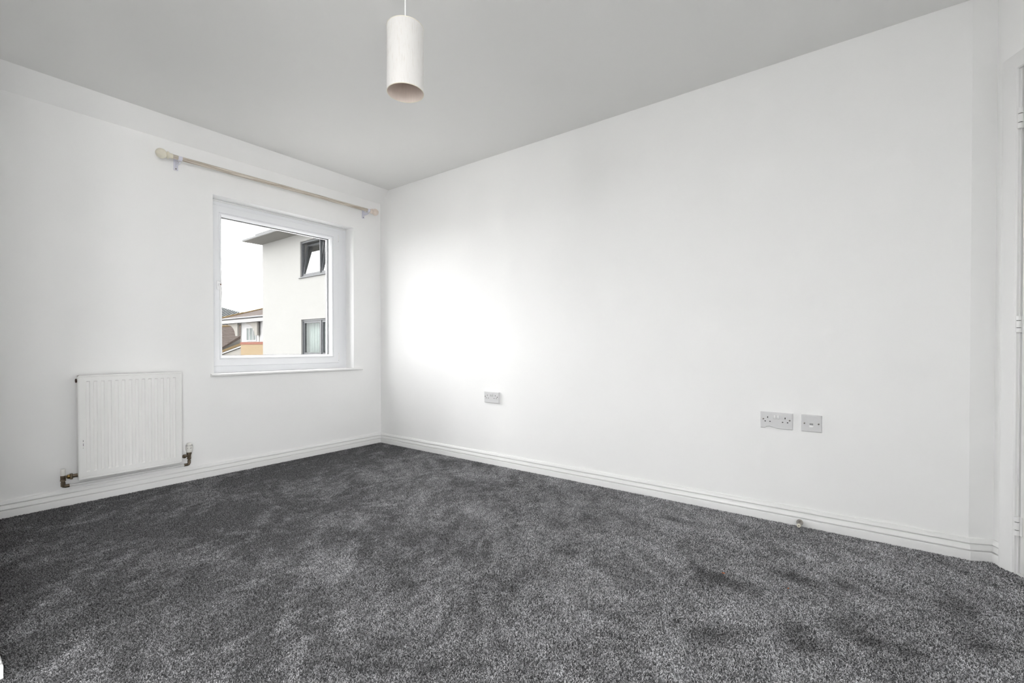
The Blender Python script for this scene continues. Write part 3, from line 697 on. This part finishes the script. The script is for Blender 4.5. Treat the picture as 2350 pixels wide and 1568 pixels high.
# ================================================================== SOCKETS on the long wall (y = 0)
def socket(x0, z0, wdt, hgt, thick, label, kind, bite=False):
    s = tag(empty(kind, (x0+wdt/2, 0, z0+hgt/2)), label, 'socket' if kind != 'telephone_socket' else 'phone socket')
    hx, hz_ = wdt/2, hgt/2
    def sf(name, bm, m, smooth=False, parent=None): return finish(name, bm, m, parent or s, smooth, angle=30 if smooth else None)
    bm = newbm(); yf = -thick
    if bite:    # lower edge broken away
        out = [(-hx, -hz_), (-hx+.0215, -hz_), (-hx+.0265, -hz_+.0070), (-hx+.0440, -hz_+.0105), (-hx+.0500, -hz_+.0080), (-hx+.0640, -hz_+.0062), (-hx+.0790, -.0*hz_-hz_), (hx, -hz_), (hx, hz_), (-hx, hz_)]
    else: out = [(-hx, -hz_), (hx, -hz_), (hx, hz_), (-hx, hz_)]
    # chamfered plate: back loop, side loop, front loop
    cxx, czz = 0, 0
    def loop(ins, y):
        r_ = []
        for (a, b) in out:
            r_.append(bm.verts.new((a-math.copysign(ins, a) if abs(abs(a)-hx) < 1e-6 else a, y, b-math.copysign(ins, b) if (abs(abs(b)-hz_) < 1e-6) else b+ins*.6)))
        return r_
    ls = [loop(0, -.0002), loop(0, yf*.45), loop(.0028, yf*.92), loop(.0040, yf)]
    for a, b in zip(ls, ls[1:]):
        for i in range(len(out)): bm.faces.new((a[i], b[i], b[(i+1) % len(out)], a[(i+1) % len(out)]))
    bm.faces.new(ls[0]); bm.faces.new(ls[-1])
    plate = sf('plate', bm, 'socket_plastic')
    if bite:
        bm = newbm(); extrude_poly(bm, [(-hx+.0270, -.0006, -hz_+.0066), (-hx+.0440, -.0006, -hz_+.0100), (-hx+.0500, -.0006, -hz_+.0076), (-hx+.0640, -.0006, -hz_+.0058), (-hx+.0640, -.0006, -hz_+.0068), (-hx+.0480, -.0006, -hz_+.0110), (-hx+.0430, -.0006, -hz_+.0128), (-hx+.0268, -.0006, -hz_+.0092)], (0, -.0030, 0)); sf('broken_edge_shadow', bm, 'dark_slot')  # dark strip standing in for the shadow inside the broken edge
    def slot(a, b, wd, hg, nm='pin_slot', m='dark_slot'):
        bm = newbm(); box(bm, a-wd/2, a+wd/2, yf-.0003, yf+.003, b-hg/2, b+hg/2); return sf(nm, bm, m)
    def screw(a, b):
        bm = newbm(); lathe(bm, [(.0040, 0), (.0040, .0012), (.0030, .0020), (0, .0022)], (a, yf+.0002, b), (a, yf-1, b), 16); sc = sf('screw', bm, 'nickel', True)
        bm = newbm(); box(bm, a-.0030, a+.0030, yf-.0024, yf-.0015, b-.0005, b+.0005); sf('screw_slot', bm, 'dark_slot', parent=sc)
    if kind == 'telephone_socket':
        screw(-.0300, 0.0); screw(.0300, 0.0)
        bm = newbm(); ring_frame(bm, (0, 0, 0), (1, 0, 0), (0, 0, 1), (0, -1, 0), -.0092, .0092, -.0205, .0030, [(0, thick-.002), (0, thick+.0008), (.0008, thick+.0008), (.0008, thick-.002)]); sf('jack_frame', bm, 'socket_plastic')
        slot(0, -.0035, .0150, .0100, 'jack_opening', 'jack_grey')
        bm = newbm(); box(bm, -.0083, .0083, yf-.0018, yf+.002, -.0200, -.0090, bev=.0006); sf('jack_shutter', bm, 'switch_plastic', True)
    else:
        for sx in (-1, 1):
            c = sx*.0400; k = 0
            slot(c, .0155, .0042, .0085); slot(c-.0112, -.0060, .0066, .0044); slot(c+.0112, -.0060, .0066, .0044)
            screw(sx*.0603, .0060)
        for a in (-.0076, .0076):
            bm = newbm(); t = bmesh.new(); box(t, -.0058, .0058, -.0036, .0030, -.0105, .0105, bev=.0012); merge(bm, t, Matrix.Translation((a, yf, .0185)) @ Matrix.Rotation(R(8), 4, 'X')); sf('rocker_switch', bm, 'switch_plastic' if bite else 'socket_plastic', True)
    return s
socket(1.3225, .4790, .1475, .0860, .016, 'grey-white double socket near the far corner of the long wall', 'double_socket')
socket(3.2560, .4835, .1490, .0860, .009, 'grey-white double socket with a broken lower edge', 'double_socket', True)
socket(3.4410, .4835, .0880, .0860, .009, 'square telephone wall plate beside the broken double socket', 'telephone_socket')

# ================================================================== DOOR STOP on the skirting
sx, sz = 3.4385, .0200
st = tag(empty('door_stop', (sx, -.0175, sz)), 'small metal door stop with cream rubber tip on the skirting', 'door stop')
bm = newbm(); lathe(bm, [(.0140, 0), (.0150, .003), (.0152, .009), (.0143, .016), (.0120, .025), (.0092, .034), (.0076, .044), (.0072, .052)], (0, 0, 0), (0, -1, 0), 28); finish('metal_body', bm, 'nickel', st, True, angle=50)
bm = newbm(); lathe(bm, [(.0078, .0), (.0086, .001), (.0086, .0095), (.0076, .011), (.0030, .011), (.0026, .007), (0, .007)], (0, -.0515, 0), (0, -1, 0), 24, caps=False); finish('rubber_tip', bm, 'rubber_cream', st, True, angle=40)
bm = newbm(); cyl(bm, (0, -.0585, 0), (0, -.0595, 0), .0027, 12); finish('screw_hole', bm, 'dark_slot', st)

# ================================================================== SPECKS on the carpet
for (px_, py_, rz_, ln_, lab) in ((3.237, -.776, .4, .011, 'tiny orange-brown fleck lying on the carpet between the foot marks'), (3.459, -.755, 1.2, .008, 'tiny pale orange crumb lying on the carpet nearer the door')):
    bm = newbm(); n_ = 8
    top_ = [bm.verts.new((ln_*.5*math.cos(2*math.pi*i/n_)*(1+.2*math.sin(i*2)), ln_*.28*math.sin(2*math.pi*i/n_), .0016+.0006*math.cos(i))) for i in range(n_)]
    bot_ = [bm.verts.new((v.co.x*.9, v.co.y*.9, 0)) for v in top_]
    bm.faces.new(top_); bm.faces.new(bot_[::-1])
    for i in range(n_): bm.faces.new((top_[i], top_[(i+1) % n_], bot_[(i+1) % n_], bot_[i]))
    o = finish('leaf_fleck', bm, 'fleck_orange', None, loc=(px_, py_, .0015)); o.rotation_euler = (.2, .1, rz_); tag(o, lab, 'fleck')

# ================================================================== OUTSIDE
tag(obox('ground', 'tarmac', (-140, 30, -60, 120, -5.7, -5.5)), 'grey ground far below the window', 'ground', 'structure')
YF = 5.32
blk = tag(empty('apartment_block', (-8.8, YF+3, -5.5)), 'white rendered apartment block with dark grey windows outside the window', 'building')
BO = Vector((-8.8, YF+3, -5.5))
def bfin(name, bm, m, parent=None, smooth=False):
    bmesh.ops.translate(bm, vec=-BO, verts=bm.verts[:]); return finish(name, bm, m, parent or blk, smooth, angle=35 if smooth else None)
ZS = 4.795; XL = -14.21; XRR = -3.2
W1 = (-11.47, -9.13, 3.300, 4.515); W2 = (-11.43, -9.09, .62, 1.862)
bm = newbm()   # front wall with window holes, then the remaining body
slab_with_hole(bm, [XL, W1[0], W1[1], XRR], [W2[3]+.3, W1[2], W1[3], ZS], (1, 2, 1, 2), lambda a, b, t: (a, t, b), YF, YF+.35)
slab_with_hole(bm, [XL, W2[0], W2[1], XRR], [-5.5, W2[2], W2[3], W2[3]+.3], (1, 2, 1, 2), lambda a, b, t: (a, t, b), YF, YF+.35)
box(bm, XL, XL+.35, YF+.35, YF+8, -5.5, ZS); box(bm, XRR-.35, XRR, YF+.35, YF+8, -5.5, ZS); box(bm, XL, XRR, YF+8, YF+8.35, -5.5, ZS)
bfin('wall', bm, 'render_white')
bm = newbm(); box(bm, XL+.35, XRR-.35, YF+2.2, YF+2.4, -5.5, ZS); bfin('inner_partition', bm, 'render_white')
for z in (-.9, 2.35):
    bm = newbm(); box(bm, XL+.35, XRR-.35, YF+.36, YF+2.2, z, z+.2); bfin('floor_slab', bm, 'room_dark')
bm = newbm(); box(bm, -14.33, XRR+.4, 4.667, YF+8.9, ZS, ZS+.066, bev=.006); bfin('eaves_soffit', bm, 'soffit_grey')
bm = newbm(); box(bm, -14.335, XRR+.42, 4.655, YF+8.92, ZS+.012, ZS+.074); bfin('fascia', bm, 'roof_grey')
bm = newbm(); box(bm, -13.40, XRR+.1, 4.70, YF+8.5, ZS+.074, ZS+.150); bfin('roof_edge', bm, 'roof_grey')
def ext_window(W, tilt):
    x0, x1, z0, z1 = W; yo = YF+.045
    bm = newbm(); ring_frame(bm, (0, yo, 0), (1, 0, 0), (0, 0, 1), (0, -1, 0), x0, x1, z0, z1, [(0, -.09), (0, 0), (.058, 0), (.058, -.09)])
    fr = bfin('window', bm, 'frame_grey')
    xm = (x0+x1)/2
    bm = newbm(); box(bm, xm-.024, xm+.024, yo-.005, yo+.07, z0+.05, z1-.05); bfin('mullion', bm, 'frame_grey', fr)
    for a, b in ((x0+.058, xm-.024), (xm+.024, x1-.058)):
        bm = newbm(); ww, hh2 = b-a, z1-z0-.116
        ring_frame(bm, (0, 0, 0), (1, 0, 0), (0, 0, 1), (0, -1, 0), .006, ww-.006, .006, hh2-.006, [(0, -.06), (0, 0), (.060, 0), (.060, -.06)])
        mt_ = Matrix.Translation((a, yo+.015, z0+.058)) @ Matrix.Rotation(R(-tilt), 4, 'X')
        bmesh.ops.transform(bm, matrix=mt_, verts=bm.verts[:]); bfin('sash', bm, 'frame_grey', fr)
        bm = newbm(); box(bm, .060, ww-.060, .024, .036, .060, hh2-.060); bmesh.ops.transform(bm, matrix=mt_, verts=bm.verts[:]); bfin('pane', bm, 'coated_glass' if tilt else 'clear_glass', fr)
    bm = newbm(); box(bm, x0-.06, x1+.06, YF-.045, YF+.06, z0-.035, z0, bev=.004); bfin('outer_sill', bm, 'frame_grey', fr)
    return fr
ext_window(W1, 8); f2 = ext_window(W2, 0)
bm = newbm(); prev = None; npl = 120   # pleated net curtain behind the lower window
for i in range(npl+1):
    x = W2[0]+.05+(W2[1]-W2[0]-.1)*i/npl; y = YF+.26+.035*math.sin(i*1.05)+.02*math.sin(i*.37)
    q = (bm.verts.new((x, y, W2[2]-.1)), bm.verts.new((x, y, W2[3]-.02)))
    if prev: bm.faces.new((prev[0], q[0], q[1], prev[1]))
    prev = q
cu = tag(finish('net_curtain', bm, 'curtain_cloth', None, True), 'pale pleated net curtain behind the lower window of the white block', 'curtain')
sol = cu.modifiers.new('cloth', 'SOLIDIFY'); sol.thickness = .003

# house with hipped brown roof
hs = tag(empty('house', (-34, 18, -5.5)), 'house with brown hipped roof, white upper wall and yellow brick below', 'house')
HO = Vector((-34, 18, -5.5))
def hfin(name, bm, m, parent=None): bmesh.ops.translate(bm, vec=-HO, verts=bm.verts[:]); return finish(name, bm, m, parent or hs)
YH = 14.5; HX0, HX1 = -38.58, -28.0
bm = newbm(); box(bm, HX0, HX1, YH, YH+8, 1.38, 3.35); hfin('upper_wall', bm, 'house_white')
bm = newbm(); box(bm, HX0-.03, HX1+.03, YH-.05, YH+8.03, 1.17, 1.38); hfin('brick_band', bm, 'brick_red')
bm = newbm(); box(bm, HX0-.01, HX1+.01, YH-.02, YH+8.01, -5.5, 1.17); hfin('brick_wall', bm, 'brick_yellow')
for xa in (HX0+.06, -35.15):
    bm = newbm(); box(bm, xa-.04, xa+.04, YH-.035, YH, 1.40, 3.3); hfin('wall_post', bm, 'house_cream')
ez = 3.40; hx0, hx1, hy0, hy1 = -42.3, -27.4, 13.9, 23.1; hp = (hy1-hy0)/2; rise = hp*math.tan(R(20))
bm = newbm()
e = [bm.verts.new(v) for v in ((hx0, hy0, ez), (hx1, hy0, ez), (hx1, hy1, ez), (hx0, hy1, ez))]; rg = [bm.verts.new((hx0+hp, hy0+hp, ez+rise)), bm.verts.new((hx1-hp, hy0+hp, ez+rise))]
lo = [bm.verts.new(v.co-Vector((0, 0, .12))) for v in e]
for f in ((e[0], e[1], rg[1], rg[0]), (e[1], e[2], rg[1]), (e[2], e[3], rg[0], rg[1]), (e[3], e[0], rg[0])): bm.faces.new(f)
for i in range(4): bm.faces.new((e[i], lo[i], lo[(i+1) % 4], e[(i+1) % 4]))
bm.faces.new(lo[::-1]); roof = hfin('roof', bm, 'tile_brown')
for p_, q_ in (((hx0, hy0, ez), (hx0+hp, hy0+hp, ez+rise)), ((hx0+hp, hy0+hp, ez+rise), (hx1-hp, hy0+hp, ez+rise)), ((hx0, hy1, ez), (hx0+hp, hy0+hp, ez+rise))):
    bm = newbm(); cyl(bm, Vector(p_)+Vector((0, 0, .02)), Vector(q_)+Vector((0, 0, .02)), .10, 8); hfin('hip_tiles', bm, 'ridge_ochre', roof)
bm = newbm(); cyl(bm, (hx0, hy0-.05, ez-.03), (hx1, hy0-.05, ez-.03), .07, 8); cyl(bm, (hx0-.05, hy0, ez-.03), (hx0-.05, hy1, ez-.03), .07, 8); hfin('gutter', bm, 'frame_grey')
bm = newbm(); box(bm, hx0+.05, hx1-.05, hy0+.02, hy0+.06, ez-.40, ez-.12); box(bm, hx0+.03, hx0+.07, hy0+.02, hy1, ez-.40, ez-.12); hfin('fascia', bm, 'house_white')
def brace(xw, dirn):      # curved timber bracket under the eaves
    bm = newbm(); pts = [(xw, 1.9), (xw, 3.0), (xw+dirn*1.9, 3.0), (xw+dirn*1.9, 2.86)]
    for k in range(9): a = R(90*k/8); pts.append((xw+dirn*(.45+1.45*(1-math.sin(a))), 2.86-.96*(1-math.cos(a))))
    extrude_poly(bm, [(x, YH-.30, z) for x, z in pts]+[(xw+dirn*.45, YH-.30, 1.9)], (0, .14, 0)); hfin('eaves_bracket', bm, 'house_cream')
brace(HX0+.05, -1); brace(-34.9, -1)
bm = newbm(); ring_frame(bm, (0, YH, 0), (1, 0, 0), (0, 0, 1), (0, -1, 0), -37.45, -35.62, 1.45, 2.62, [(0, -.02), (0, .05), (.09, .05), (.09, -.02)]); hw_ = hfin('window', bm, 'house_white')
for a, b in ((-37.36, -36.90), (-36.80, -36.22), (-36.12, -35.71)):
    bm = newbm(); box(bm, a, b, YH-.025, YH-.01, 1.54, 2.53); hfin('pane', bm, 'house_pane', hw_)
for a in (-36.85, -36.17):
    bm = newbm(); box(bm, a-.05, a+.05, YH-.055, YH-.005, 1.5, 2.58); hfin('mullion', bm, 'house_white', hw_)

# cream lean-to with sloping white verge beside the house
def lf(name, bm, m): return hfin(name, bm, m)
bm = newbm(); extrude_poly(bm, [(-46.0, 14.7, -5.5), (-38.68, 14.7, -5.5), (-38.68, 14.7, .95), (-46.0, 14.7, -.25)], (0, 4, 0)); lf('lean_to_wall', bm, 'house_cream')
bm = newbm(); extrude_poly(bm, [(-46.2, 14.55, -.25), (-38.6, 14.55, .98), (-38.6, 14.55, 1.10), (-46.2, 14.55, -.13)], (0, .12, 0)); lf('verge_board', bm, 'house_white')
bm = newbm(); extrude_poly(bm, [(-46.2, 14.5, -.13), (-38.6, 14.5, 1.10), (-38.6, 14.5, 1.32), (-46.2, 14.5, .09)], (0, 4.4, 0)); lf('lean_to_roof', bm, 'ridge_ochre')

# brown tiled roof further back: stepped courses of tiles
tb = tag(empty('tiled_roof_building', (-55, 18, -5.5)), 'low building with a brown tiled roof beyond the cream wall', 'building')
TO = Vector((-55, 18, -5.5))
def tf(name, bm, m): bmesh.ops.translate(bm, vec=-TO, verts=bm.verts[:]); return finish(name, bm, m, tb)
tx0, tx1, ty0, tz0, ty1, tz1 = -64.0, -46.4, 15.5, .60, 19.5, 3.36
bm = newbm(); rows = 17; pts = []
for k in range(rows):
    y0_, y1_ = ty0+(ty1-ty0)*k/rows, ty0+(ty1-ty0)*(k+1)/rows; z0_, z1_ = tz0+(tz1-tz0)*k/rows, tz0+(tz1-tz0)*(k+1)/rows
    pts += [(tx0, y0_, z0_+.055), (tx0, y1_, z1_)]
pts += [(tx0, ty1, tz1-.4), (tx0, ty0, tz0-.1)]
extrude_poly(bm, pts, (tx1-tx0, 0, 0)); tf('tiled_roof', bm, 'tile_brown')
bm = newbm(); cyl(bm, (tx0, ty1, tz1+.03), (tx1, ty1, tz1+.03), .14, 8); tf('ridge_tiles', bm, 'ridge_ochre')
bm = newbm(); box(bm, tx0+.2, tx1-.2, ty0+.3, ty1+3, -5.5, .45); tf('wall', bm, 'house_cream')

# zinc standing-seam hip roof on the skyline
zb = tag(empty('zinc_roof_building', (-66, 34, -5.5)), 'building with a pale grey standing-seam metal roof on the skyline', 'building')
ZO = Vector((-66, 34, -5.5))
def zf_(name, bm, m): bmesh.ops.translate(bm, vec=-ZO, verts=bm.verts[:]); return finish(name, bm, m, zb)
er, ef = Vector((.801, .599, 0)), Vector((-.599, .801, 0)); eo = Vector((3.65, -2.74, 0))
def zp(lat, dep, z): return eo+er*lat+ef*dep+Vector((0, 0, z))
ezz, pk, l0, l1, d0_, d1_ = 3.62, 6.50, -64.0, -28.2, 55.0, 69.0; m0, m1, dm = -58.0, -40.2, 62.0
bm = newbm()
e = [bm.verts.new(v) for v in (zp(l0, d0_, ezz), zp(l1, d0_, ezz), zp(l1, d1_, ezz), zp(l0, d1_, ezz))]; rg = [bm.verts.new(zp(m0, dm, pk)), bm.verts.new(zp(m1, dm, pk))]
lo = [bm.verts.new(v.co-Vector((0, 0, .2))) for v in e]
for f in ((e[0], e[1], rg[1], rg[0]), (e[1], e[2], rg[1]), (e[2], e[3], rg[0], rg[1]), (e[3], e[0], rg[0])): bm.faces.new(f)
for i in range(4): bm.faces.new((e[i], lo[i], lo[(i+1) % 4], e[(i+1) % 4]))
bm.faces.new(lo[::-1]); zr = zf_('metal_roof', bm, 'zinc')
for i in range(42):                                          # seams run straight up the slope
    l_ = -46.5+.42*i; frac = min(1.0, (l1-l_)/(l1-m1))*.985
    t0_ = zp(l_, d0_, ezz+.03); t1_ = zp(l_, d0_+(dm-d0_)*frac, ezz+(pk-ezz)*frac+.03)
    bm = newbm(); cyl(bm, t0_, t1_, .055, 6); o = zf_('standing_seam', bm, 'zinc_dark'); o.parent = zr
bm = newbm(); extrude_poly(bm, [zp(l0, d0_-.12, ezz-.28), zp(l1, d0_-.12, ezz-.28), zp(l1, d0_-.12, ezz-.02), zp(l0, d0_-.12, ezz-.02)], ef*.12); zf_('gutter', bm, 'zinc_dark')
bm = newbm(); extrude_poly(bm, [zp(l0+.6, d0_+.6, -5.5), zp(l1-.6, d0_+.6, -5.5), zp(l1-.6, d1_-.6, -5.5), zp(l0+.6, d1_-.6, -5.5)], (0, 0, 5.5+ezz-.19)); zf_('wall', bm, 'house_cream')
